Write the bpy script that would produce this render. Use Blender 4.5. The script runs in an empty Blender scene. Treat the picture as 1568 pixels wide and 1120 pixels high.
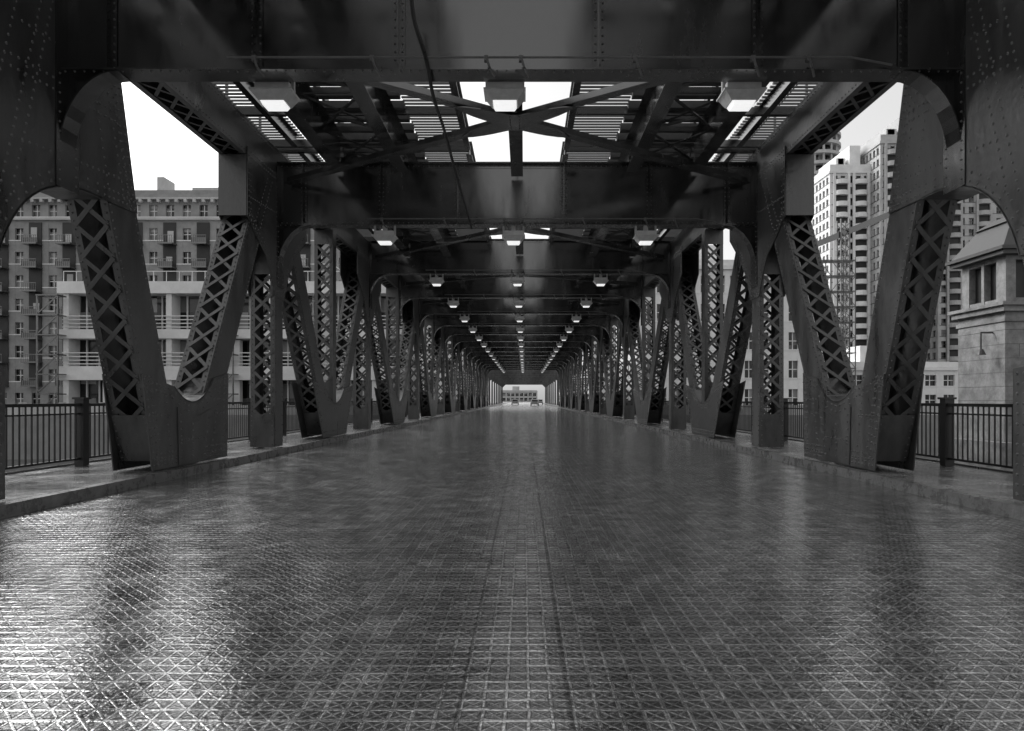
import bpy, math, random
from mathutils import Vector
random.seed(7)
S=bpy.context.scene
# ------------------------------------------------------------ materials
def mat(name,col,rough=.6,metal=0.0,nscale=3.0,namt=.25,bump=.1,bscale=20,spec=.5,streak=False,emit=0,ior=1.5):
    m=bpy.data.materials.new(name); m.use_nodes=True
    n=m.node_tree.nodes; l=m.node_tree.links; b=n['Principled BSDF']
    tc=n.new('ShaderNodeTexCoord'); mp=n.new('ShaderNodeMapping')
    l.new(tc.outputs['Object'],mp.inputs[0])
    if streak: mp.inputs['Scale'].default_value=(1,1,.25)
    nz=n.new('ShaderNodeTexNoise'); nz.inputs['Scale'].default_value=nscale; nz.inputs['Detail'].default_value=6; nz.inputs['Roughness'].default_value=.72
    l.new(mp.outputs[0],nz.inputs['Vector'])
    mr=n.new('ShaderNodeMapRange'); mr.inputs[1].default_value=.3; mr.inputs[2].default_value=.7
    mr.inputs[3].default_value=col*(1-namt); mr.inputs[4].default_value=col*(1+namt)
    l.new(nz.outputs[0],mr.inputs[0])
    cc=n.new('ShaderNodeCombineColor')
    for i in range(3): l.new(mr.outputs[0],cc.inputs[i])
    l.new(cc.outputs[0],b.inputs['Base Color'])
    r2=n.new('ShaderNodeMapRange'); r2.inputs[1].default_value=.3; r2.inputs[2].default_value=.7
    r2.inputs[3].default_value=max(.03,rough-.1); r2.inputs[4].default_value=min(1,rough+.12)
    l.new(nz.outputs[0],r2.inputs[0]); l.new(r2.outputs[0],b.inputs['Roughness'])
    b.inputs['Metallic'].default_value=metal
    b.inputs['Specular IOR Level'].default_value=spec; b.inputs['IOR'].default_value=ior
    if emit: b.inputs['Emission Color'].default_value=(1,1,1,1); b.inputs['Emission Strength'].default_value=emit
    if bump>0:
        nb=n.new('ShaderNodeTexNoise'); nb.inputs['Scale'].default_value=bscale; nb.inputs['Detail'].default_value=2
        l.new(tc.outputs['Object'],nb.inputs['Vector'])
        bp=n.new('ShaderNodeBump'); bp.inputs['Strength'].default_value=bump; bp.inputs['Distance'].default_value=.02
        l.new(nb.outputs[0],bp.inputs['Height']); l.new(bp.outputs[0],b.inputs['Normal'])
    return m
M={}
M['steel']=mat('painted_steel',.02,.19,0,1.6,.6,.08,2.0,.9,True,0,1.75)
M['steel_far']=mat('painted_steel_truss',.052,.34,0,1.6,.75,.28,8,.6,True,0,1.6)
M['rivet']=mat('painted_rivets',.1,.28,0,4,.3,0,5,.8)
M['rail']=mat('black_railing_paint',.012,.4)
M['timber']=mat('tie_timber',.05,.8,0,5,.4)
M['grate']=mat('galvanised_grate',.12,.5)
M['lamp']=mat('lamp_housing',.5,.5,0,4,.2)
M['conc']=mat('concrete_pavement',.16,.2,0,1.2,.55,.3,14)
M['kerb']=mat('kerb_stone',.12,.28,0,3,.5,.3,20)
M['stone']=mat('limestone',.22,.75,0,1.8,.5,.3,12)
M['roof']=mat('copper_roof',.05,.5,0,4,.3)
M['brick']=mat('brick_wall',.27,.85,0,.6,.25,.2,10)
M['conc_l']=mat('light_concrete',.68,.7,0,.4,.15,.1,5)
M['conc_m']=mat('mid_concrete',.42,.7,0,.4,.2,.1,5)
M['ground']=mat('ground_paving',.2,.5,0,.3,.3,.2,4)
M['carpaint']=mat('car_paint',.35,.25,.3,4,.05,0)
M['rubber']=mat('rubber',.02,.8)
def glass():
    m=bpy.data.materials.new('window_glass'); m.use_nodes=True
    n=m.node_tree.nodes; l=m.node_tree.links; b=n['Principled BSDF']
    tc=n.new('ShaderNodeTexCoord')
    sn=n.new('ShaderNodeVectorMath'); sn.operation='SNAP'; sn.inputs[1].default_value=(1.7,1.7,1.6)
    wn=n.new('ShaderNodeTexWhiteNoise'); wn.noise_dimensions='3D'
    l.new(tc.outputs['Object'],sn.inputs[0]); l.new(sn.outputs[0],wn.inputs['Vector'])
    mr=n.new('ShaderNodeMapRange'); mr.inputs[1].default_value=.5; mr.inputs[2].default_value=1; mr.inputs[3].default_value=.01; mr.inputs[4].default_value=.3
    l.new(wn.outputs['Value'],mr.inputs[0]); cc=n.new('ShaderNodeCombineColor')
    for i in range(3): l.new(mr.outputs[0],cc.inputs[i])
    l.new(cc.outputs[0],b.inputs['Base Color']); b.inputs['Roughness'].default_value=.12
    return m
M['glass']=glass()
M['dark']=mat('bay_shade_and_panes',.015,.5)  # near-black stands in for shade inside bays; also dark window panes
def roadmat():
    m=bpy.data.materials.new('wet_steel_grid_deck'); m.use_nodes=True
    n=m.node_tree.nodes; l=m.node_tree.links; b=n['Principled BSDF']
    tc=n.new('ShaderNodeTexCoord'); sp=n.new('ShaderNodeSeparateXYZ'); l.new(tc.outputs['Object'],sp.inputs[0])
    def math_(op,a,bb=None,c=None):
        k=n.new('ShaderNodeMath'); k.operation=op
        for i,v in enumerate((a,bb,c)):
            if v is None: continue
            if isinstance(v,(int,float)): k.inputs[i].default_value=v
            else: l.new(v,k.inputs[i])
        return k.outputs[0]
    P=.11
    def line(v,w,soft=.06):
        t=math_('ABSOLUTE',math_('SUBTRACT',math_('FRACT',v),.5))
        k=n.new('ShaderNodeMapRange'); k.interpolation_type='SMOOTHSTEP'
        k.inputs[1].default_value=.5-w-soft; k.inputs[2].default_value=.5-w; l.new(t,k.inputs[0]); return k.outputs[0]
    wob=n.new('ShaderNodeTexNoise'); wob.inputs['Scale'].default_value=5; wob.inputs['Detail'].default_value=1; l.new(tc.outputs['Object'],wob.inputs[0])
    wb=math_('MULTIPLY',math_('SUBTRACT',wob.outputs[0],.5),.16)
    u=math_('ADD',math_('DIVIDE',sp.outputs['X'],P),wb); v=math_('ADD',math_('DIVIDE',sp.outputs['Y'],P),wb)
    lx=line(u,.05,.07); ly=line(v,.07,.09)
    dg=line(math_('ADD',u,v),.035,.07); dg2=line(math_('SUBTRACT',u,v),.035,.07)
    h=math_('MAXIMUM',math_('MAXIMUM',lx,ly),math_('MULTIPLY',math_('MAXIMUM',dg,dg2),.65))
    cell=n.new('ShaderNodeCombineXYZ'); l.new(math_('FLOOR',u),cell.inputs[0]); l.new(math_('FLOOR',v),cell.inputs[1])
    wn=n.new('ShaderNodeTexWhiteNoise'); wn.noise_dimensions='3D'; l.new(cell.outputs[0],wn.inputs['Vector'])
    pj2=line(math_('DIVIDE',sp.outputs['Y'],4.6),.002,.002)
    joint=math_('MULTIPLY',pj2,.5)
    for (xo,wt) in ((-.42,.0009),(.12,.0005),(-3.1,.0003),(2.9,.0003)):
        joint=math_('MAXIMUM',joint,line(math_('DIVIDE',math_('ADD',sp.outputs['X'],xo),12.9),wt,.0006))
    n1=n.new('ShaderNodeTexNoise'); n1.inputs['Scale'].default_value=.45; n1.inputs['Detail'].default_value=4; n1.inputs['Roughness'].default_value=.55
    l.new(tc.outputs['Object'],n1.inputs[0])
    n2=n.new('ShaderNodeTexNoise'); n2.inputs['Scale'].default_value=42; n2.inputs['Detail'].default_value=2; l.new(tc.outputs['Object'],n2.inputs[0])
    n4=n.new('ShaderNodeTexNoise'); n4.inputs['Scale'].default_value=2.2; n4.inputs['Detail'].default_value=5; n4.inputs['Roughness'].default_value=.65; l.new(tc.outputs['Object'],n4.inputs[0])
    mp=n.new('ShaderNodeMapping'); mp.inputs['Scale'].default_value=(10,20,1); l.new(tc.outputs['Object'],mp.inputs[0])
    n3=n.new('ShaderNodeTexNoise'); n3.inputs['Scale'].default_value=1.0; n3.inputs['Detail'].default_value=3; l.new(mp.outputs[0],n3.inputs[0])
    base=math_('ADD',math_('MULTIPLY',h,.3),math_('ADD',.1,math_('MULTIPLY',n1.outputs[0],.16)))
    base=math_('MULTIPLY',base,math_('ADD',.25,math_('MULTIPLY',n2.outputs[0],1.5)))
    base=math_('MULTIPLY',base,math_('ADD',.7,math_('MULTIPLY',wn.outputs['Value'],.6)))
    base=math_('MULTIPLY',base,math_('ADD',.55,math_('MULTIPLY',n4.outputs[0],.9)))
    base=math_('MULTIPLY',base,math_('SUBTRACT',1,math_('MULTIPLY',joint,.45)))
    base=math_('MULTIPLY',base,1.25)
    cc=n.new('ShaderNodeCombineColor')
    for i in range(3): l.new(base,cc.inputs[i])
    l.new(cc.outputs[0],b.inputs['Base Color'])
    b.inputs['Metallic'].default_value=.85
    rr=n.new('ShaderNodeMapRange'); rr.inputs[1].default_value=.4; rr.inputs[2].default_value=.62; rr.inputs[3].default_value=.08; rr.inputs[4].default_value=.24
    l.new(n4.outputs[0],rr.inputs[0]); l.new(rr.outputs[0],b.inputs['Roughness'])
    b.inputs['Specular IOR Level'].default_value=.9
    hh=math_('ADD',math_('ADD',math_('MULTIPLY',h,.8),math_('MULTIPLY',n3.outputs[0],1.6)),math_('MULTIPLY',n2.outputs[0],.7))
    bp=n.new('ShaderNodeBump'); bp.inputs['Strength'].default_value=.55; bp.inputs['Distance'].default_value=.006
    l.new(hh,bp.inputs['Height']); l.new(bp.outputs[0],b.inputs['Normal'])
    return m
M['road']=roadmat()
M['water']=mat('river_water',.03,.1,0,1,.1,.6,1.2)
# ------------------------------------------------------------ mesh builder
class MB:
    def __init__(s): s.v=[];s.f=[];s.mi=[];s.cur=0
    def add(s,vs,fs):
        o=len(s.v); s.v+= [tuple(p) for p in vs]
        for f in fs: s.f.append([i+o for i in f]); s.mi.append(s.cur)
    def box(s,x0,x1,y0,y1,z0,z1):
        x0,x1=sorted((x0,x1));y0,y1=sorted((y0,y1));z0,z1=sorted((z0,z1))
        s.add([(x0,y0,z0),(x1,y0,z0),(x1,y1,z0),(x0,y1,z0),(x0,y0,z1),(x1,y0,z1),(x1,y1,z1),(x0,y1,z1)],
              [(0,3,2,1),(4,5,6,7),(0,1,5,4),(1,2,6,5),(2,3,7,6),(3,0,4,7)])
    def bar(s,p,q,w,t,side):
        p=Vector(p);q=Vector(q);d=(q-p).normalized();a=Vector(side);a=(a-d*a.dot(d)).normalized();b=d.cross(a)
        a=a*w/2;b=b*t/2
        s.add([p-a-b,p+a-b,p+a+b,p-a+b,q-a-b,q+a-b,q+a+b,q-a+b],
              [(0,3,2,1),(4,5,6,7),(0,1,5,4),(1,2,6,5),(2,3,7,6),(3,0,4,7)])
    def prism(s,pts,ext):
        n=len(pts);e=Vector(ext);a=[Vector(p) for p in pts];b=[p+e for p in a]
        s.add(a+b,[tuple(range(n))[::-1],tuple(range(n,2*n))]+[(i,(i+1)%n,n+(i+1)%n,n+i) for i in range(n)])
    def ribbon(s,pts,ext,th):
        for p,q in zip(pts[:-1],pts[1:]):
            c=Vector(ext)/2
            s.bar(Vector(p)+c,Vector(q)+c,Vector(ext).length,th,ext)
    def rivet(s,p,nrm,r=.024,h=.016):
        p=Vector(p);n=Vector(nrm).normalized();a=n.orthogonal().normalized();b=n.cross(a)
        vs=[p+(a*math.cos(k*math.pi/3)+b*math.sin(k*math.pi/3))*r for k in range(6)]
        vs+=[p+n*h+(a*math.cos(k*math.pi/3)+b*math.sin(k*math.pi/3))*r*.5 for k in range(6)]
        s.add(vs,[(k,(k+1)%6,6+(k+1)%6,6+k) for k in range(6)]+[tuple(range(6,12))])
    def cyl(s,c,r,z0,z1,n=24,r2=None):
        r2=r if r2 is None else r2
        vs=[(c[0]+r*math.cos(2*math.pi*k/n),c[1]+r*math.sin(2*math.pi*k/n),z0) for k in range(n)]
        vs+=[(c[0]+r2*math.cos(2*math.pi*k/n),c[1]+r2*math.sin(2*math.pi*k/n),z1) for k in range(n)]
        s.add(vs,[(k,(k+1)%n,n+(k+1)%n,n+k) for k in range(n)]+[tuple(range(n))[::-1],tuple(range(n,2*n))])
    def tube(s,pts,r,n=6):
        for p,q in zip(pts[:-1],pts[1:]):
            p=Vector(p);q=Vector(q);d=(q-p).normalized();a=d.orthogonal().normalized();b=d.cross(a)
            vs=[p+(a*math.cos(2*math.pi*k/n)+b*math.sin(2*math.pi*k/n))*r for k in range(n)]+[q+(a*math.cos(2*math.pi*k/n)+b*math.sin(2*math.pi*k/n))*r for k in range(n)]
            s.add(vs,[(k,(k+1)%n,n+(k+1)%n,n+k) for k in range(n)])
    def obj(s,name,mats,parent=None,loc=(0,0,0)):
        me=bpy.data.meshes.new(name); me.from_pydata(s.v,[],s.f)
        if not isinstance(mats,(list,tuple)): mats=[mats]
        for m in mats: me.materials.append(m)
        me.polygons.foreach_set('material_index',s.mi); me.update()
        import bmesh
        bm=bmesh.new(); bm.from_mesh(me); bmesh.ops.recalc_face_normals(bm,faces=bm.faces); bm.to_mesh(me); bm.free()
        o=bpy.data.objects.new(name,me); S.collection.objects.link(o); o.location=loc
        if parent: o.parent=parent
        return o
def empty(name,loc=(0,0,0)):
    o=bpy.data.objects.new(name,None); S.collection.objects.link(o); o.location=loc; return o

bridge=empty('steel_truss_bridge')
XI,XO=6.6,7.26
YEND=128
# ------------------------------------------------------------ trusses
tr=MB(); rv=MB()
def member(s,a,b,w,near=True,riv=False,mb=tr,both=True,cov=0):
    ay,az=a;by,bz=b;L=math.hypot(by-ay,bz-az);dy,dz=(by-ay)/L,(bz-az)/L
    ny,nz=-dz,dy
    if ny>0: ny,nz=-ny,-nz
    for x in (XI+.015,XO-.015):
        mb.bar((s*x,ay,az),(s*x,by,bz),.03,w,(1,0,0))
    for sg in ((1,-1) if both else (1,)):
        oy,oz=ny*(w/2-.008)*sg,nz*(w/2-.008)*sg
        for x in (XI+.075,XO-.075):
            mb.bar((s*x,ay+oy,az+oz),(s*x,by+oy,bz+oz),.09,.014,(1,0,0))
        oy,oz=ny*(w/2+.006)*sg,nz*(w/2+.006)*sg
        pitch=.5 if near else .62
        k=max(2,int(L/pitch)); p=L/k
        x0,x1=XI+.06,XO-.06
        for i in range(k):
            u0,u1=i*p,(i+1)*p
            for (xa,xb,off) in ((x0,x1,0),(x1,x0,.012)):
                oo=off*sg
                A=(s*xa,ay+dy*u0+oy+ny*oo,az+dz*u0+oz+nz*oo);B=(s*xb,ay+dy*u1+oy+ny*oo,az+dz*u1+oz+nz*oo)
                mb.bar(A,B,.075,.012,(0,dy,dz))
    xc=(XI+XO)/2; o=w/2+.028
    for (u0,u1) in ((0,.9),(L-max(cov,.5),L)):
        mb.bar((s*xc,ay+dy*u0+ny*o,az+dz*u0+nz*o),(s*xc,ay+dy*u1+ny*o,az+dz*u1+nz*o),XO-XI-.012,.012,(1,0,0))
    if riv:
        n=int(L/.13)
        for i in range(n):
            u=(i+.5)*L/n
            for o in (w/2-.06,-(w/2-.06)):
                rv.rivet((s*XI,ay+dy*u+ny*o,az+dz*u+nz*o),(-s,0,0))
            for x in (XI+.05,XO-.05):
                e=.034 if (u<.9 or u>L-max(cov,.5)) else .012
                rv.rivet((s*x,ay+dy*u+ny*(w/2+e),az+dz*u+nz*(w/2+e)),(0,ny,nz),.018)
def gusset(s,poly,arc=None,riv=0.0):
    for x in (XI-.03,XO+.005):
        tr.prism([(s*x,y,z) for y,z in poly],(s*.024,0,0))
    if arc:
        tr.ribbon([(s*(XI-.03),y,z) for y,z in arc],(s*(XO-XI+.06),0,0),.03)
    if riv:
        n=len(poly)
        for off in (.08,.2):
            for i in range(n):
                (y0,z0),(y1,z1)=poly[i],poly[(i+1)%n]; L=math.hypot(y1-y0,z1-z0)
                if L<.05: continue
                ny,nz=-(z1-z0)/L,(y1-y0)/L
                k=max(1,int(L/riv))
                for j in range(k):
                    t=(j+.5)/k
                    rv.rivet((s*(XI-.03),y0+(y1-y0)*t+ny*off,z0+(z1-z0)*t+nz*off),(-s,0,0))
def rivline(s,p,q,x=XI-.03,pitch=.13):
    L=math.hypot(q[0]-p[0],q[1]-p[1]); k=int(L/pitch)
    for j in range(k+1):
        t=j/k; rv.rivet((s*x,p[0]+(q[0]-p[0])*t,p[1]+(q[1]-p[1])*t),(-s,0,0))
def arcpts(p0,pm,p1,n=10):
    c=(2*pm[0]-.5*(p0[0]+p1[0]),2*pm[1]-.5*(p0[1]+p1[1]))
    return [((1-t)**2*p0[0]+2*t*(1-t)*c[0]+t*t*p1[0],(1-t)**2*p0[1]+2*t*(1-t)*c[1]+t*t*p1[1]) for t in [i/n for i in range(n+1)]]
T=[-9.5,10.1,18.9,30]+[44+14*i for i in range(7)]
for s in (-1,1):
    ch=tr
    for x in (XI+.005,XO-.035): ch.box(s*x,s*(x+.03),-22,YEND+.6,7.5,8.35)
    ch.box(s*XI,s*XO,-22,YEND+.6,8.35,8.38)
    ch.box(s*(XI+.036),s*(XI+.13),-22,YEND+.6,7.5,7.515); ch.box(s*(XO-.13),s*(XO-.036),-22,YEND+.6,7.5,7.515)
    y=-20
    while y<YEND:
        for (a,b) in ((XI+.1,XO-.1),(XO-.1,XI+.1)): tr.bar((s*a,y,7.525+(a>b)*.01),(s*b,y+.6,7.525+(a>b)*.01),.07,.008,(0,1,0))
        y+=.6
    for j in range(80):
        for zz in (7.58,8.27): rv.rivet((s*(XI+.005),9+j*.14,zz),(-s,0,0),.02)
    member(s,(13.0,.5),(10.6,7.5),.8,riv=True,cov=2.5)
    member(s,(14.35,.6),(18.2,7.6),.8,riv=True,cov=1.7)
    a1=arcpts((14.87,1.95),(14.05,1.45),(13.2,1.75))
    poly=[(12.42,.2),(15.55,.2),(15.62,2.1)]+a1+[(12.1,1.95)]
    gusset(s,poly,a1,.13)
    tr.prism([(s*(XI-.05),y,z) for y,z in ((13.35,.22),(14.5,.22),(14.75,1.3),(14.1,1.15),(13.3,1.35))],(s*.018,0,0))
    for (p,q) in (((12.75,.35),(12.35,1.9)),((13.1,.35),(12.85,1.7)),((15.35,.35),(15.4,1.9)),((14.8,.5),(15.2,1.9)),((12.6,.35),(15.4,.35)),((12.6,.5),(15.4,.5)),((13.0,1.2),(12.3,1.2)),((14.9,1.2),(15.5,1.2)),((14.9,1.5),(15.5,1.5))): rivline(s,p,q)
    for (p,q) in (((13.45,.35),(13.4,1.2)),((14.4,.35),(14.6,1.1)),((13.9,.35),(13.9,1.0)),((13.45,.7),(14.4,.7))): rivline(s,p,q,XI-.05)
    member(s,(7.6,.5),(9.5,7.5),.8,riv=True)
    member(s,(6.2,.5),(3.0,7.5),.8)
    gusset(s,[(5.3,.2),(8.9,.2),(8.9,1.9),(7.9,2.0),(6.9,1.5),(5.8,2.0)],None,.13)
    a2=arcpts((8.78,3.35),(9.55,4.42),(10.95,4.72),14)
    gusset(s,[(8.0,3.3)]+a2+[(11.95,4.75),(11.45,6.9),(11.9,7.7),(7.9,7.7)],a2,.12)
    for (p,q) in (((11.7,4.9),(11.1,7.0)),((11.55,4.9),(10.95,7.0)),((11.1,5.0),(10.6,7.0)),((8.8,4.2),(9.6,7.2)),((9.0,4.2),(9.8,7.2)),((8.4,4.2),(9.2,7.2)),((9.9,5.0),(9.9,7.2)),((10.3,5.1),(10.3,7.2)),((9.2,5.0),(11.4,5.2)),((9.0,5.9),(11.3,6.1)),((9.0,6.06),(11.3,6.26)),((9.2,6.6),(11.2,6.75))): rivline(s,p,q)
    member(s,(18.9,.2),(18.9,7.5),.62,riv=True,cov=2.6)
    gusset(s,[(16.7,6.0),(17.3,5.6),(17.9,5.3),(18.3,4.8),(18.55,4.3),(19.25,4.3),(19.6,5.0),(20.3,5.7),(21.2,6.4),(21.2,7.7),(16.7,7.7)],None,.14)
    for (p,q) in (((17.2,6.0),(18.0,7.3)),((17.5,5.9),(18.3,7.3)),((18.65,4.6),(18.65,7.3)),((19.15,4.6),(19.15,7.3)),((16.9,6.5),(21,6.7))): rivline(s,p,q)
    tr.box(s*(XI-.005),s*XO,16.68,16.695,6.0,7.49)
    for i,t in enumerate(T):
        if t<11: continue
        if t>19:
            member(s,(t,.2),(t,7.5),.5,near=t<40,both=t<60)
            gusset(s,[(t-2.3,6.6),(t-1.1,5.7),(t-.5,4.9),(t+.5,4.9),(t+1.1,5.7),(t+2.3,6.6),(t+2.3,7.7),(t-2.3,7.7)],None,.16 if t<35 else 0)
        if i+1<len(T):
            t2=T[i+1]; m=(t+t2)/2
            hw=.7
            k=(t2-t)/2
            member(s,(m-hw,.5),(t+.45,7.4),.72,near=t<40,both=t<60,riv=t<20)
            member(s,(m+hw,.5),(t2-.45,7.4),.72,near=t<40,both=t<60,riv=t<20)
            member(s,(m,1.2),(m,7.5),.42,near=t<40,both=t<60)
            a=arcpts((m+1.2,1.9),(m,1.35),(m-1.2,1.9))
            sl=(k-1.1)/7
            gusset(s,[(m-1.5,.2),(m+1.5,.2),(m+1.4+1.9*sl,2.1)]+a+[(m-1.4-1.9*sl,2.1)],a,.16 if t<35 else 0)
    member(s,(-9.5,.2),(-9.5,7.5),.6)
    member(s,(-4.5,.5),(-8.5,7.5),.7)
tr.obj('trusses',M['steel_far'],bridge)
# ------------------------------------------------------------ cross beams
cb=MB()
BE=[(-9.3,6.3,8.0),(0.6,6.3,8.0),(10.1,6.3,8.0),(18.9,6.3,8.0)]+[(30+7*i,7.0,8.5) for i in range(15)]
for (y,z0,z1) in BE:
    cb.box(-XI+.03,XI-.03,y-.012,y+.012,z0,z1)
    fw=.2
    for zz in (z0,z1): cb.box(-XI+.03,XI-.03,y-fw,y+fw,zz-.012,zz+.012)
    for zz in (z0+.02,z1-.11): 
        cb.box(-XI+.03,XI-.03,y-.03,y-.0125,zz,zz+.09); cb.box(-XI+.03,XI-.03,y+.0125,y+.03,zz,zz+.09)
    st=[-5.9,-3.75,-1.65,1.3,3.65,5.8] if y<25 else [-5.4,-3.2,-1.1,1.1,3.2,5.4]
    for x in st:
        cb.box(x-.01,x+.01,y-.15,y+.15,z0+.012,z1-.012)
        cb.box(x-.09,x+.09,y-.034,y-.031,z0+.03,z1-.03)
        if y<20 and y>5:
            n=int((z1-z0)/.12)
            for j in range(n):
                for dx in (-.055,.055): rv.rivet((x+dx,y-.034,z0+.08+j*.12),(0,-1,0),.02)
    if 5<y<20:
        n=int(2*XI/.14)
        for j in range(n):
            for zz in (z0+.075,z1-.06): rv.rivet((-XI+.1+j*.14,y-.03,zz),(0,-1,0),.018)
            rv.rivet((-XI+.1+j*.14,y-.14,z0-.012),(0,0,-1),.018)
    for s in (-1,1):
        W,H=(.85,1.2) if y<25 else (.9,1.0)
        arc=[(s*(XI-.03-W*(1-math.sin(a))),z0-.012-H*(1-math.cos(a))) for a in [math.pi/2*k/10 for k in range(11)]]
        poly=[(s*(XI-.035),z0-.013)]+[(x,z) for x,z in arc[::-1]]
        cb.prism([(x,y-.012,z) for x,z in poly],(0,.024,0))
        cb.ribbon([(x,y-.17,z) for x,z in arc],(0,.34,0),.02)
        cb.box(s*(XI-.05),s*(XI-.032),y-.25,y+.25,z0-H-.5,z1)
        if 5<y<20:
            for j in range(12):
                for dy in (-.18,.18): rv.rivet((s*(XI-.05),y+dy,z0-H-.4+j*.14),(-s,0,0),.02)
cb.obj('cross_beams',M['steel'],bridge)
# ------------------------------------------------------------ upper deck
ud=MB()
def ibeam(x,y0,y1,z0,z1,fw):
    ud.box(x-.012,x+.012,y0,y1,z0,z1); ud.box(x-fw/2,x+fw/2,y0,y1,z0-.02,z0); ud.box(x-fw/2,x+fw/2,y0,y1,z1,z1+.02)
for i in range(len(BE)-1):
    y0,y1=BE[i][0]+.21,BE[i+1][0]-.21
    for x in (1.35,3.15,4.85):
        for s in (-1,1):
            if x==1.35: ibeam(s*x,y0,y1,8.35,8.7,.16)
            else: ibeam(s*x,y0,y1,7.75,8.6,.34)
    for s in (-1,1): ibeam(s*6.05,y0,y1,8.4,8.7,.16)
    n=max(1,round((y1-y0)/2.2)); p=(y1-y0)/n
    for j in range(n+1):
        y=y0+j*p
        for s in (-1,1):
            ud.box(s*1.36,s*3.13,y-.05,y+.05,8.42,8.56)
            ud.box(s*4.87,s*7.25,y-.06,y+.06,8.4,8.58)
            ud.box(s*3.17,s*4.83,y-.04,y+.04,8.0,8.12); ud.box(s*3.17,s*4.83,y-.04,y+.04,8.4,8.5)
            if j<n:
                ud.bar((s*3.2,y,8.05),(s*4.8,y+p,8.05),.09,.012,(0,1,0)); ud.bar((s*4.8,y,8.07),(s*3.2,y+p,8.07),.09,.012,(0,1,0))
                ud.bar((s*3.2,y,8.06),(s*4.8,y,8.45),.07,.02,(0,0,1))
    if BE[i][0]>9:
        ym=(y0+y1)/2
        zl=7.4 if y1<25 else 7.62
        for s in (-1,1):
            for (ya,yb) in ((y0,y1),(y1,y0)):
                A=Vector((s*6.3,ya,zl)); Cn=Vector((0,ym,zl+(.015 if ya<yb else 0)))
                ud.bar(A,Cn,.24,.02,(0,1,0)); ud.bar(A+Vector((0,0,.09)),Cn+Vector((0,0,.09)),.16,.02,(0,0,1))
        star=[]
        for k in range(64):
            a=2*math.pi*k/64
            ang=math.atan2(ym-y0,6.3)
            best=min(abs(math.atan2(math.sin(a-t),math.cos(a-t))) for t in (ang,math.pi-ang,-ang,math.pi+ang))
            r=.36+1.1*math.exp(-(best/.3)**1.3)
            star.append((r*math.cos(a),ym+r*math.sin(a),zl-.035))
        ud.prism(star,(0,0,.02))
        ud.box(-.16,.16,y0,y1,zl+.2,zl+.22); ud.box(-.012,.012,y0,y1,zl+.22,zl+.45)
        for k in range(5):
            rv.rivet((-.1,ym-.3+k*.15,zl-.035),(0,0,-1)); rv.rivet((.1,ym-.3+k*.15,zl-.035),(0,0,-1))
ud.obj('upper_deck_framing',M['steel'],bridge)
gr=MB(); tm=MB(); rl=MB()
y=-20
while y<YEND:
    for s in (-1,1):
        gr.box(s*1.36,s*2.75,y,y+.055,8.73,8.77); gr.box(s*5.9,s*7.35,y,y+.055,8.73,8.77)
    y+=.18 if y<45 else .36
y=-20
while y<YEND:
    for s in (-1,1): tm.box(s*2.75,s*5.3,y,y+.22,8.64,8.82)
    y+=.68
for s in (-1,1):
    for x in (3.28,4.72): rl.box(s*x-.035,s*x+.035,-20,YEND+140,8.83,8.98)
    for z in (9.2,9.8): rl.box(s*7.4-.02,s*7.4+.02,-20,YEND,z,z+.04)
    y=-20
    while y<YEND: rl.box(s*7.4-.03,s*7.4+.03,y,y+.06,8.7,9.84); y+=2.2
gr.obj('walkway_grating',M['grate'],bridge); tm.obj('railway_ties',M['timber'],bridge); rl.obj('rails',M['steel'],bridge)
rv.obj('rivets',M['rivet'],bridge)
cd=MB()
for (y,z0,z1) in BE:
    if y<5 or y>60: continue
    yy=y-.26
    cd.tube([(-4.1,yy,z0+.13),(4.9,yy,z0+.13),(5.5,yy,z0+.02)],.016)
    for x in (-3.7,-2.0,-.35,.15,1.8,3.5,4.3):
        cd.box(x-.03,x+.03,y-.27,y-.2,z0+.08,z0+.16)
        cd.tube([(x,yy,z0+.13),(x+.05,yy,z0-.02),(x+.12,yy+.1,z0-.1)],.018)
cd.obj('conduits',M['grate'],bridge)
cab=MB()
ctrl=[(-1.37,9.4,7.27),(-1.32,9.4,6.74),(-1.17,9.5,6.24),(-1.21,10.6,6.19),(-1.25,12.5,6.37),(-1.3,15.5,6.42),(-1.23,18.5,6.14)]
pts=[]
for i in range(len(ctrl)-1):
    p0=Vector(ctrl[max(i-1,0)]);p1=Vector(ctrl[i]);p2=Vector(ctrl[i+1]);p3=Vector(ctrl[min(i+2,len(ctrl)-1)])
    for k in range(6):
        t=k/6; pts.append(.5*((2*p1)+(p2-p0)*t+(2*p0-5*p1+4*p2-p3)*t*t+(3*p1-p0-3*p2+p3)*t**3))
pts.append(Vector(ctrl[-1]))
cab.tube(pts,.03); cab.obj('hanging_cable',M['rubber'])
# ------------------------------------------------------------ bridge lamps
def lampmesh():
    b=MB()
    b.box(-.26,.26,-.16,.16,-.0,.12)
    b.box(-.06,.06,-.05,.05,.12,.3)
    b.box(-.3,-.25,-.03,.03,.0,.3); b.box(.25,.3,-.03,.03,.0,.3)
    def fr(z0,z1,a0,b0,a1,b1):
        vs=[(-a0,-b0,z0),(a0,-b0,z0),(a0,b0,z0),(-a0,b0,z0),(-a1,-b1,z1),(a1,-b1,z1),(a1,b1,z1),(-a1,b1,z1)]
        b.add(vs,[(0,3,2,1),(4,5,6,7),(0,1,5,4),(1,2,6,5),(2,3,7,6),(3,0,4,7)])
    fr(-.16,-.002,.2,.16,.31,.22)
    b.box(-.32,.32,-.23,.23,-.025,.0)
    b.cur=1; fr(-.22,-.162,.15,.12,.18,.15)
    return b
M['lens']=mat('lamp_lens',.7,.2,emit=.8)
lm=None
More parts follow.
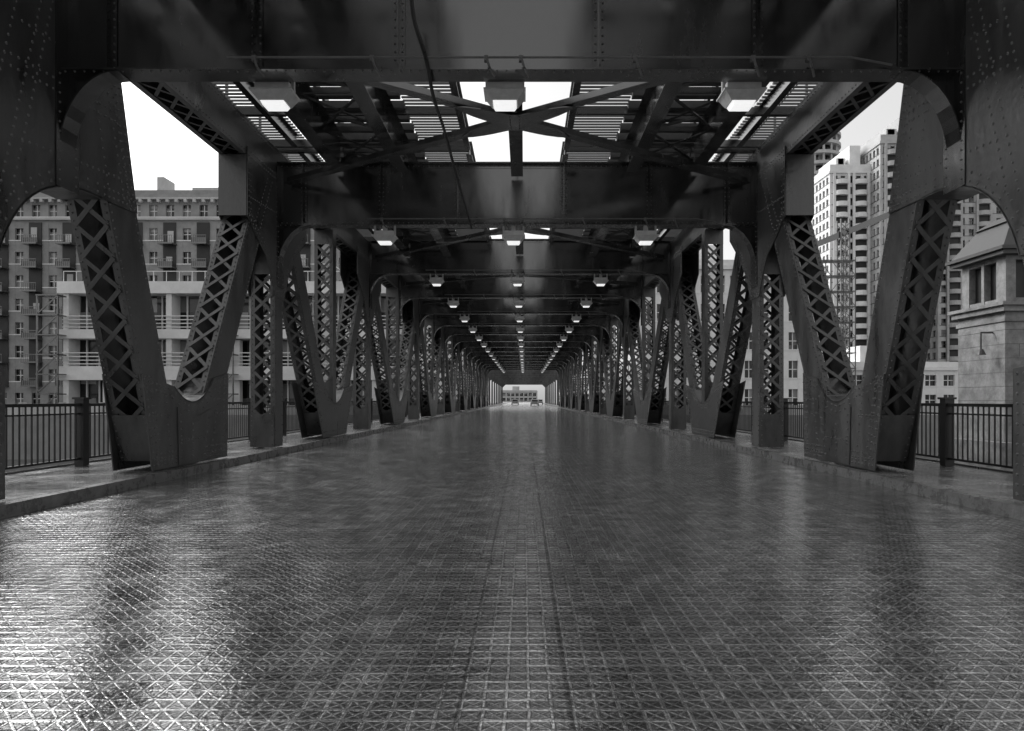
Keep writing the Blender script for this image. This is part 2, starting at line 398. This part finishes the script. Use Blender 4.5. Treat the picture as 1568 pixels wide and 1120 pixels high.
for (y,z0,z1) in BE:
    if y<5: continue
    for x in (-3.65,-.1,3.55):
        if lm is None:
            o=lampmesh().obj('bridge_lamp',[M['lamp'],M['lens']]); lm=o.data
        else:
            o=bpy.data.objects.new('bridge_lamp',lm); S.collection.objects.link(o)
        o.location=(x,y+.45,z0-.08) if y<12 else (x,y-.05,z0-.3)
# ------------------------------------------------------------ road, kerbs, pavement
r=MB(); r.add([(-6.38,-24,0),(6.38,-24,0),(6.38,420,0),(-6.38,420,0)],[(0,1,2,3)]); r.obj('road',M['road'])
for s in (-1,1):
    k=MB(); k.box(s*6.36,s*6.52,-24,300,-.3,.17); k.obj('kerb',M['kerb'])
    k=MB()
    y=-24
    while y<129:
        k.box(s*6.525,s*8.95,y,y+2.98,-.1,.165); y+=3
    k.box(s*6.53,s*8.9,-24,129,-.3,-.11)
    k.obj('pavement',M['conc'])
dg=MB()
for s in (-1,1):
    dg.box(s*8.96,s*9.05,-24,129,-.9,.2)
dg.box(-8.9,8.9,10,129,-.8,-.35)
dg.obj('deck_girders',M['steel'],bridge)
# ------------------------------------------------------------ railings
for s in (-1,1):
    b=MB(); X=8.65
    b.box(s*(X-.05),s*(X+.05),-20,128,1.36,1.42); b.box(s*(X-.025),s*(X+.025),-20,128,.30,.34)
    b.box(s*(X-.02),s*(X+.02),-20,128,1.2,1.23)
    y=-20
    while y<128:
        b.box(s*X-.011,s*X+.011,y,y+.022,.34,1.36)
        y+=.15 if y<70 else .4
    y=-17.7
    while y<128:
        b.box(s*X-.09,s*X+.09,y-.09,y+.09,.17,1.5); b.box(s*X-.12,s*X+.12,y-.12,y+.12,1.5,1.54); y+=2.85
    b.obj('bridge_railing',M['rail'])
# ------------------------------------------------------------ ground, river
g=MB()
prof=[(-600,-.06),(10,-.06),(10.2,-7),(68,-7),(68.2,-.06),(3000,-.06)]
vs=[];fs=[]
for (y,z) in prof: vs+=[(-3000,y,z),(3000,y,z)]
for i in range(len(prof)-1): fs.append((2*i,2*i+1,2*i+3,2*i+2))
g.add(vs,fs); g.obj('ground',M['ground'])
w=MB(); w.add([(-3000,10.1,-4.5),(3000,10.1,-4.5),(3000,68.1,-4.5),(-3000,68.1,-4.5)],[(0,1,2,3)]); w.obj('river_water',M['water'])
e=MB()
for s in (-1,1):
    e.box(s*9.3,s*260,68.3,68.7,-.1,.9)
    for k in range(60): e.box(s*(10+4*k),s*(10.3+4*k),68.15,68.85,-.05,1.2)
e.obj('embankment_wall',M['conc_m'])
# ------------------------------------------------------------ buildings
def facade(b,x0,x1,y,z0,z1,floors,cols,pier=.35,sp=.45,dep=.35,axis='x',sgn=-1,mull=True):
    def bx(u0,u1,d0,d1,a,c):
        if axis=='x': b.box(u0,u1,y+sgn*d0,y+sgn*d1,a,c)
        else: b.box(y+sgn*d0,y+sgn*d1,u0,u1,a,c)
    cw=(x1-x0)/cols; fh=(z1-z0)/floors
    b.cur=0
    for i in range(cols+1):
        u=x0+i*cw; bx(u-cw*pier/2,u+cw*pier/2,0,dep,z0,z1)
    for j in range(floors+1):
        z=z0+j*fh; bx(x0,x1,0,dep-.03,max(z0-.01,z-fh*sp/2),z+fh*sp/2)
    if mull:
        b.cur=2
        for i in range(cols):
            u=x0+(i+.5)*cw; bx(u-.05,u+.05,0,.08,z0,z1)
        for j in range(floors):
            z=z0+(j+.5)*fh; bx(x0,x1,0,.07,z-.05,z+.05)
            zs=z0+j*fh+fh*sp/2; bx(x0,x1,dep-.03,dep+.04,zs-.14,zs)
    b.cur=0
def building(name,x0,x1,y0,y1,z1,floors,cols,mt,pier=.4,sp=.45,z0=0,par=1.2,trim='conc_l'):
    p=empty(name)
    b=MB(); b.cur=1; b.box(x0,x1,y0,y1,z0,z1)
    facade(b,x0,x1,y0,z0,z1,floors,cols,pier,sp)
    sc=max(2,int((y1-y0)/((x1-x0)/cols)))
    facade(b,y0,y1,x0,z0,z1,floors,sc,pier,sp,axis='y',sgn=-1)
    facade(b,y0,y1,x1,z0,z1,floors,sc,pier,sp,axis='y',sgn=1)
    b.obj('walls_and_windows',[M[mt],M['glass'],M[trim]],p)
    c=MB(); c.box(x0-.6,x1+.6,y0-.7,y1+.6,z1+.02,z1+.5); c.box(x0-.3,x1+.3,y0-.35,y1+.3,z1+.5,z1+par)
    c.box(x0+.3*(x1-x0),x0+.5*(x1-x0),y0+3,y0+8,z1+par,z1+par+2.5)
    c.obj('cornice',M[mt],p)
    return p
X0,X1=-98.0,-26.0
pb=building('brick_apartment_building',X0,X1,92,112,28.4,9,32,'brick',.5,.5)
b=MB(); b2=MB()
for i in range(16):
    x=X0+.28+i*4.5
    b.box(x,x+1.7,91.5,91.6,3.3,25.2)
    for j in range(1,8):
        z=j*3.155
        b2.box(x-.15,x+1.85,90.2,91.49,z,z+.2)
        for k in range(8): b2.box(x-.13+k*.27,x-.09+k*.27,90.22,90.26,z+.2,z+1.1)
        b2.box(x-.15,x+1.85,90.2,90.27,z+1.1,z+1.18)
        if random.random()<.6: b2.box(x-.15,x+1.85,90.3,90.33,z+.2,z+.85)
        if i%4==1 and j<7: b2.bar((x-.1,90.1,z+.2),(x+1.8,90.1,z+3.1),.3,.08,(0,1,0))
b.obj('painted_bay_shade',M['dark'],pb)  # flat panels on the wall face; the shade of a recess is painted in
b2.obj('balconies',M['steel'],pb)
b=MB()
for i in range(16):
    for j in range(1,8):
        if random.random()<.45:
            q=X0+.28+i*4.5+random.random()*.8; z=j*3.155+.2
            b.box(q,q+.8,91.42,91.49,z,z+random.uniform(1.2,2.3))
for j in (25.5,): b.box(X0-.4,X1+.4,91.2,91.5,j,j+.3)
b.box(X0-.7,X1+.7,90.9,91.3,28.2,28.41)
for i in range(60): b.box(X0+1.2*i,X0+1.2*i+.4,90.9,91.4,27.8,28.19)
b.obj('belt_courses_and_doors',M['conc_m'],pb)
b=MB()
for (xx,ww,hh) in ((-60,3,2.5),(-52,1,3.5),(-47,5,2),(-40,1.2,3),(-80,6,3)): b.box(xx,xx+ww,97,100,29.5,29.6+hh)
b.obj('rooftop_plant',M['conc_m'],pb)
p=empty('white_terrace_building')
b=MB()
x0,x1,y0=-50,-13,74
b.cur=1; b.box(x0,x1,y0+2.2,y0+12,0,13.0)
b.cur=0
for z,h in ((3.6,1.5),(8.1,1.0),(13.0,1.3)): b.box(x0-.5,x1+.5,y0,y0+12.5,z,z+h)
for i in range(7):
    x=x0+i*5.6; b.box(x,x+.6,y0+.3,y0+12,0,13.2)
for i in range(3): b.box(x0+4+i*11,x0+8+i*11,y0+.8,y0+1.6,0,8)
for zz in [5.3,5.7,6.1,6.5,9.3,9.7,10.1,10.5]:
    b.box(x0,x1,y0+.1,y0+.18,zz,zz+.1)
for i in range(int((x1-x0)/1.4)): b.box(x0+i*1.4,x0+i*1.4+.14,y0+2.0,y0+2.19,0,13.0)
for i in range(26): b.box(x0+i*1.4,x0+i*1.4+.06,y0+.3,y0+.35,14.3,15.4)
b.box(x0,x1,y0+.3,y0+.36,15.4,15.48)
b.cur=2
for i in range(5):
    x=x0-1.6+i*9.3
    for q in (0,2.2): b.box(x+q,x+q+.14,y0-1.6,y0-1.46,0,12.6)
    for j in range(6):
        z=j*2.1; b.bar((x,y0-1.5,z),(x+2.3,y0-1.5,z+2.1),.12,.12,(0,1,0)); b.box(x,x+2.3,y0-1.7,y0-.2,z+2.0,z+2.12)
b.obj('structure',[M['conc_l'],M['glass'],M['steel']],p)
def tower(name,x0,x1,y0,y1,z1,floors,cols,mt,sp=.4,pier=.4):
    p=building(name,x0,x1,y0,y1,z1,floors,cols,mt,pier,sp,par=2.0,trim='steel_far')
    b=MB()
    fh=z1/floors; n=max(2,int((x1-x0)/6))
    for i in range(n):
        xx=x0+(i+.5)*(x1-x0)/n
        for j in range(1,floors):   # curved balconies
            def half(r,z): return [(xx+r*math.cos(a),y0-.47-r*.75*math.sin(a),z) for a in [math.pi*k/8 for k in range(9)]]
            b.prism(half(1.5,j*fh),(0,0,.2)); b.ribbon(half(1.45,j*fh+.2),(0,0,.8),.06)
    b.obj('balconies',M[mt],p)
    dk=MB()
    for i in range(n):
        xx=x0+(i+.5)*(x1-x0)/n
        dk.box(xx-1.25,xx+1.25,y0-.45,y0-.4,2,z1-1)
    dk.obj('painted_bay_shade',M['dark'],p)  # dark strips give the bays' shade as colour, no actual setback
    c=MB()
    for i in range(n):
        xx=x0+(i+.5)*(x1-x0)/n
        for q in (-1.56,1.56): c.box(xx+q-.25,xx+q+.25,y0-.8,y0-.34,0,z1)
    c.box(x0+3,x0+(x1-x0)*.55,y0+3,y1-3,z1+1.9,z1+4.5); c.box(x0+(x1-x0)*.6,x1-1,y0+2,y1-2,z1+1.9,z1+7)
    c.obj('penthouse_and_piers',M[mt],p)
    return p
tower('high_rise_apartment_tower',76.5,85.5,146,172,56,23,6,'conc_m')
tower('high_rise_apartment_tower',67.5,76,150,170,51,21,5,'conc_l')
tower('high_rise_apartment_tower',96,130,158,182,62,24,16,'conc_m',.42,.42)
p=empty('round_balcony_tower'); b=MB()
c=(86,202); b.cur=1; b.cyl(c,5.2,0,84,32)
b.cur=0
for j in range(28): b.cyl(c,7.2,j*3+.0,j*3+.9,32)
for k in range(16):
    a=2*math.pi*k/16; b.box(c[0]+6.3*math.cos(a)-.25,c[0]+6.3*math.cos(a)+.25,c[1]+6.3*math.sin(a)-.25,c[1]+6.3*math.sin(a)+.25,0,84)
b.cyl(c,5,84,88,24); b.obj('shaft_and_slabs',[M['conc_m'],M['glass']],p)
building('stone_office_building',14,35,82,100,17,5,12,'conc_l',.35,.4)
building('low_warehouse',40,68,95,112,5.5,2,11,'conc_l',.4,.45)
for s,nm in ((-1,'city_block_building'),(1,'city_block_building')):
    yy=150
    for k,(h,mt) in enumerate([(18,'conc_l'),(24,'conc_l'),(20,'conc_m'),(24,'conc_l')]):
        xa,xb=(15,38) if s>0 else (-38,-15)
        building(nm,xa,xb,yy,yy+26,h,int(h/3.6),7,mt,.4,.4); yy+=36
building('distant_street_end_building',-14,8,430,445,6,2,8,'conc_m',.3,.4,trim='stone')
b=MB()
y=142
while y<275:
    b.box(-8.6,8.6,y-.15,y+.15,7.2,8.3)
    for s in (-1,1):
        b.box(s*8.3,s*8.7,y-.2,y+.2,0,7.2)
        b.prism([(s*8.3,y-.02,7.2),(s*8.3,y-.02,6.1),(s*7.2,y-.02,7.2)],(0,.04,0))
    y+=14
for x in (-5,-3.2,3.2,5): b.box(x-.15,x+.15,128.7,275,7.8,8.6)
b.obj('elevated_railway',M['steel_far'])
b=MB()
for ix in range(4):
    for iy in range(2):
        b.box(36.4+ix*1.5,36.5+ix*1.5,84+iy*1.5,84.1+iy*1.5,0,19)
for k in range(10):
    z=k*1.9+1.5
    for iy in (0,1.5): b.box(36.3,41,84+iy,84.08+iy,z,z+.08)
    b.box(36.4,40.9,84.1,85.5,z-.06,z-.01)
    for ix in range(3):
        a=36.45+ix*1.5+(1.5 if k%2 else 0); c_=36.45+ix*1.5+(0 if k%2 else 1.5)
        b.bar((a,83.97,z-1.9),(c_,83.97,z),.08,.06,(0,1,0))
b.obj('construction_scaffold',M['grate'])
# ------------------------------------------------------------ bridge tender house
p=empty('bridge_tender_house'); b=MB()
x0,x1,y0,y1=17.1,21.1,24,26.6
b.box(x0-.5,x1+.5,y0-.5,y1+.5,-7,0); b.box(x0-.1,x1+.1,y0-.1,y1+.1,0,1.0)
b.box(x0,x1,y0,y1,1.0,4.6)
b.box(x0-.16,x1+.16,y0-.16,y1+.16,4.6,4.8); b.box(x0-.26,x1+.26,y0-.26,y1+.26,4.8,4.92)
for (a,c) in ((x0+.1,x0+.45),(x0+1.75,x0+1.95),(x0+3.0,x0+3.2),(x1-.5,x1-.1)): b.box(a,c,y0+.1,y0+.35,4.92,6.6)
b.box(x0+.45,x1-.5,y0+.12,y0+.33,4.92,5.1); b.box(x0+.45,x1-.5,y0+.12,y0+.33,6.45,6.6)
for (a,c) in ((y0+.351,y0+.6),(y0+1.25,y0+1.4),(y1-.5,y1-.1)):
    b.box(x0+.1,x0+.35,a,c,4.92,6.6); b.box(x1-.35,x1-.1,a,c,4.92,6.6)
b.box(x0+.12,x0+.33,y0+.6,y1-.5,4.92,5.1); b.box(x0+.12,x0+.33,y0+.6,y1-.5,6.45,6.6)
b.box(x0-.05,x1+.05,y0-.05,y1+.05,4.25,4.4)
b.obj('stone_walls',M['stone'],p)
b=MB()
for k in range(6): b.box(x0-.006,x1+.006,y0-.006,y1+.006,1.45+.5*k,1.46+.5*k)
for k in range(6):
    for i in range(4):
        xx=x0+.5+i*1.05+(.5 if k%2 else 0)
        if xx<x1: b.box(xx,xx+.01,y0-.006,y0-.001,1.0+.5*k,1.45+.5*k)
b.obj('mortar_joints',M['roof'],p)
b=MB(); b.box(x0+.36,x1-.36,y0+.4,y1-.3,4.93,6.58); b.obj('windows',M['dark'],p)
b=MB()
for xx in (x0+1.1,x0+2.48,): b.box(xx-.03,xx+.03,y0+.25,y0+.3,5.1,6.45)
b.box(x0-.2,x1+.2,y0-.2,y1+.2,6.6,6.75); b.box(x0-.32,x1+.32,y0-.32,y1+.32,6.75,6.87)
cx,cy=(x0+x1)/2,(y0+y1)/2
def fr2(b,z0,z1,a0,b0,a1,b1):
    vs=[(cx+sx*a,cy+sy*bb,z) for z,a,bb in ((z0,a0,b0),(z1,a1,b1)) for sx,sy in ((-1,-1),(1,-1),(1,1),(-1,1))]
    b.add(vs,[(0,3,2,1),(4,5,6,7),(0,1,5,4),(1,2,6,5),(2,3,7,6),(3,0,4,7)])
fr2(b,6.872,7.9,2.2,1.5,1.5,.9); fr2(b,7.9,8.25,1.6,1.0,1.1,.6)
b.obj('mansard_roof_and_frames',M['roof'],p)
b=MB(); b.tube([(x0-.02,y0+.6,3.9),(x0-.45,y0+.6,3.9),(x0-.45,y0+.6,3.3)],.03); b.cyl((x0-.45,y0+.6),.16,3.1,3.3,10,.08)
b.obj('wall_lantern',M['roof'],p)
b=MB()
cx0,cy0=45.5,97
for sx in (-.6,.6):
    for sy in (-.6,.6): b.bar((cx0+sx,cy0+sy,0),(cx0+sx,cy0+sy,27),.16,.16,(1,0,0))
for k in range(22):
    z=k*1.2
    for sy in (-.6,.6):
        b.bar((cx0-.6,cy0+sy,z),(cx0+.6,cy0+sy,z+1.2),.09,.09,(0,1,0)); b.bar((cx0+.6,cy0+sy,z),(cx0-.6,cy0+sy,z+1.2),.09,.09,(0,1,0))
b.bar((cx0-5,cy0,23),(cx0+12,cy0,30),.8,.8,(0,1,0))
b.obj('construction_crane',M['steel'])
# ------------------------------------------------------------ cars far away
def car(x,y):
    p=empty('car',(x,y,0))
    pr=[(-2.2,.35),(2.2,.35),(2.25,.8),(1.3,.95),(.7,1.45),(-1.1,1.48),(-1.8,.98),(-2.25,.9)]
    b=MB(); b.prism([(-.88,f*1.0,z) for f,z in pr],(1.76,0,0)); b.obj('body',M['carpaint'],p)
    b=MB(); b.box(-.7,.7,-1.75,-1.45,1.0,1.35); b.box(-.7,.7,.85,1.15,1.0,1.35); b.box(-.9,.9,-1,.6,1.02,1.36); b.obj('windows',M['glass'],p)
    b=MB()
    for sx in (-.85,.85):
        for yy in (-1.4,1.4):
            n=14; vs=[(sx-.1,yy+.33*math.cos(2*math.pi*k/n),.33+.33*math.sin(2*math.pi*k/n)) for k in range(n)]
            b.prism(vs,(.2,0,0))
    b.obj('wheels',M['rubber'],p)
    b=MB()
    for sx in (-.7,.7): b.box(sx-.13,sx+.13,-2.27,-2.2,.65,.8)
    b.obj('lights',M['lamp'],p)
car(-2.3,185); car(2.6,160); car(4.8,205)
for s in (-1,1):
    b=MB(); b.cyl((s*7.6,134),.08,0,4.2,10); b.box(s*7.6-.17,s*7.6+.17,133.75,134.05,3.2,4.2)
    for z in (3.35,3.7,4.05): b.cyl((s*7.6,133.74),.11,z-.1,z+.1,8)
    b.obj('traffic_light',M['rail'])
# ------------------------------------------------------------ world
wd=bpy.data.worlds.new('World'); S.world=wd; wd.use_nodes=True
n=wd.node_tree.nodes; l=wd.node_tree.links; bg=n['Background']
sk=n.new('ShaderNodeTexSky'); sk.sky_type='NISHITA'; sk.sun_disc=False
EL=math.radians(38); AZ=math.radians(-58)
sk.sun_elevation=EL; sk.sun_rotation=AZ; sk.dust_density=4; sk.air_density=1
bw=n.new('ShaderNodeRGBToBW'); l.new(sk.outputs[0],bw.inputs[0])
ma=n.new('ShaderNodeMath'); ma.operation='MULTIPLY_ADD'; ma.inputs[1].default_value=1.3; ma.inputs[2].default_value=2.3
l.new(bw.outputs[0],ma.inputs[0]); l.new(ma.outputs[0],bg.inputs[0])
bg.inputs[1].default_value=.15
sl=bpy.data.lights.new('sun','SUN'); sl.energy=1.5; sl.angle=math.radians(20); sl.color=(1,1,1)
so=bpy.data.objects.new('sun',sl); S.collection.objects.link(so)
d=-Vector((math.sin(AZ)*math.cos(EL),math.cos(AZ)*math.cos(EL),math.sin(EL)))
so.rotation_euler=d.to_track_quat('-Z','Y').to_euler(); so.location=(-30,30,60)
# ------------------------------------------------------------ camera
c=bpy.data.cameras.new('camera'); co=bpy.data.objects.new('camera',c); S.collection.objects.link(co)
co.location=(.2,0,1.5); co.rotation_euler=(math.radians(90),0,0); c.lens=24; c.sensor_width=36
c.shift_x=-.0121; c.shift_y=.033; c.clip_end=5000; c.clip_start=.05
S.camera=co
S.view_settings.view_transform='Standard'; S.view_settings.look='None'; S.view_settings.exposure=0
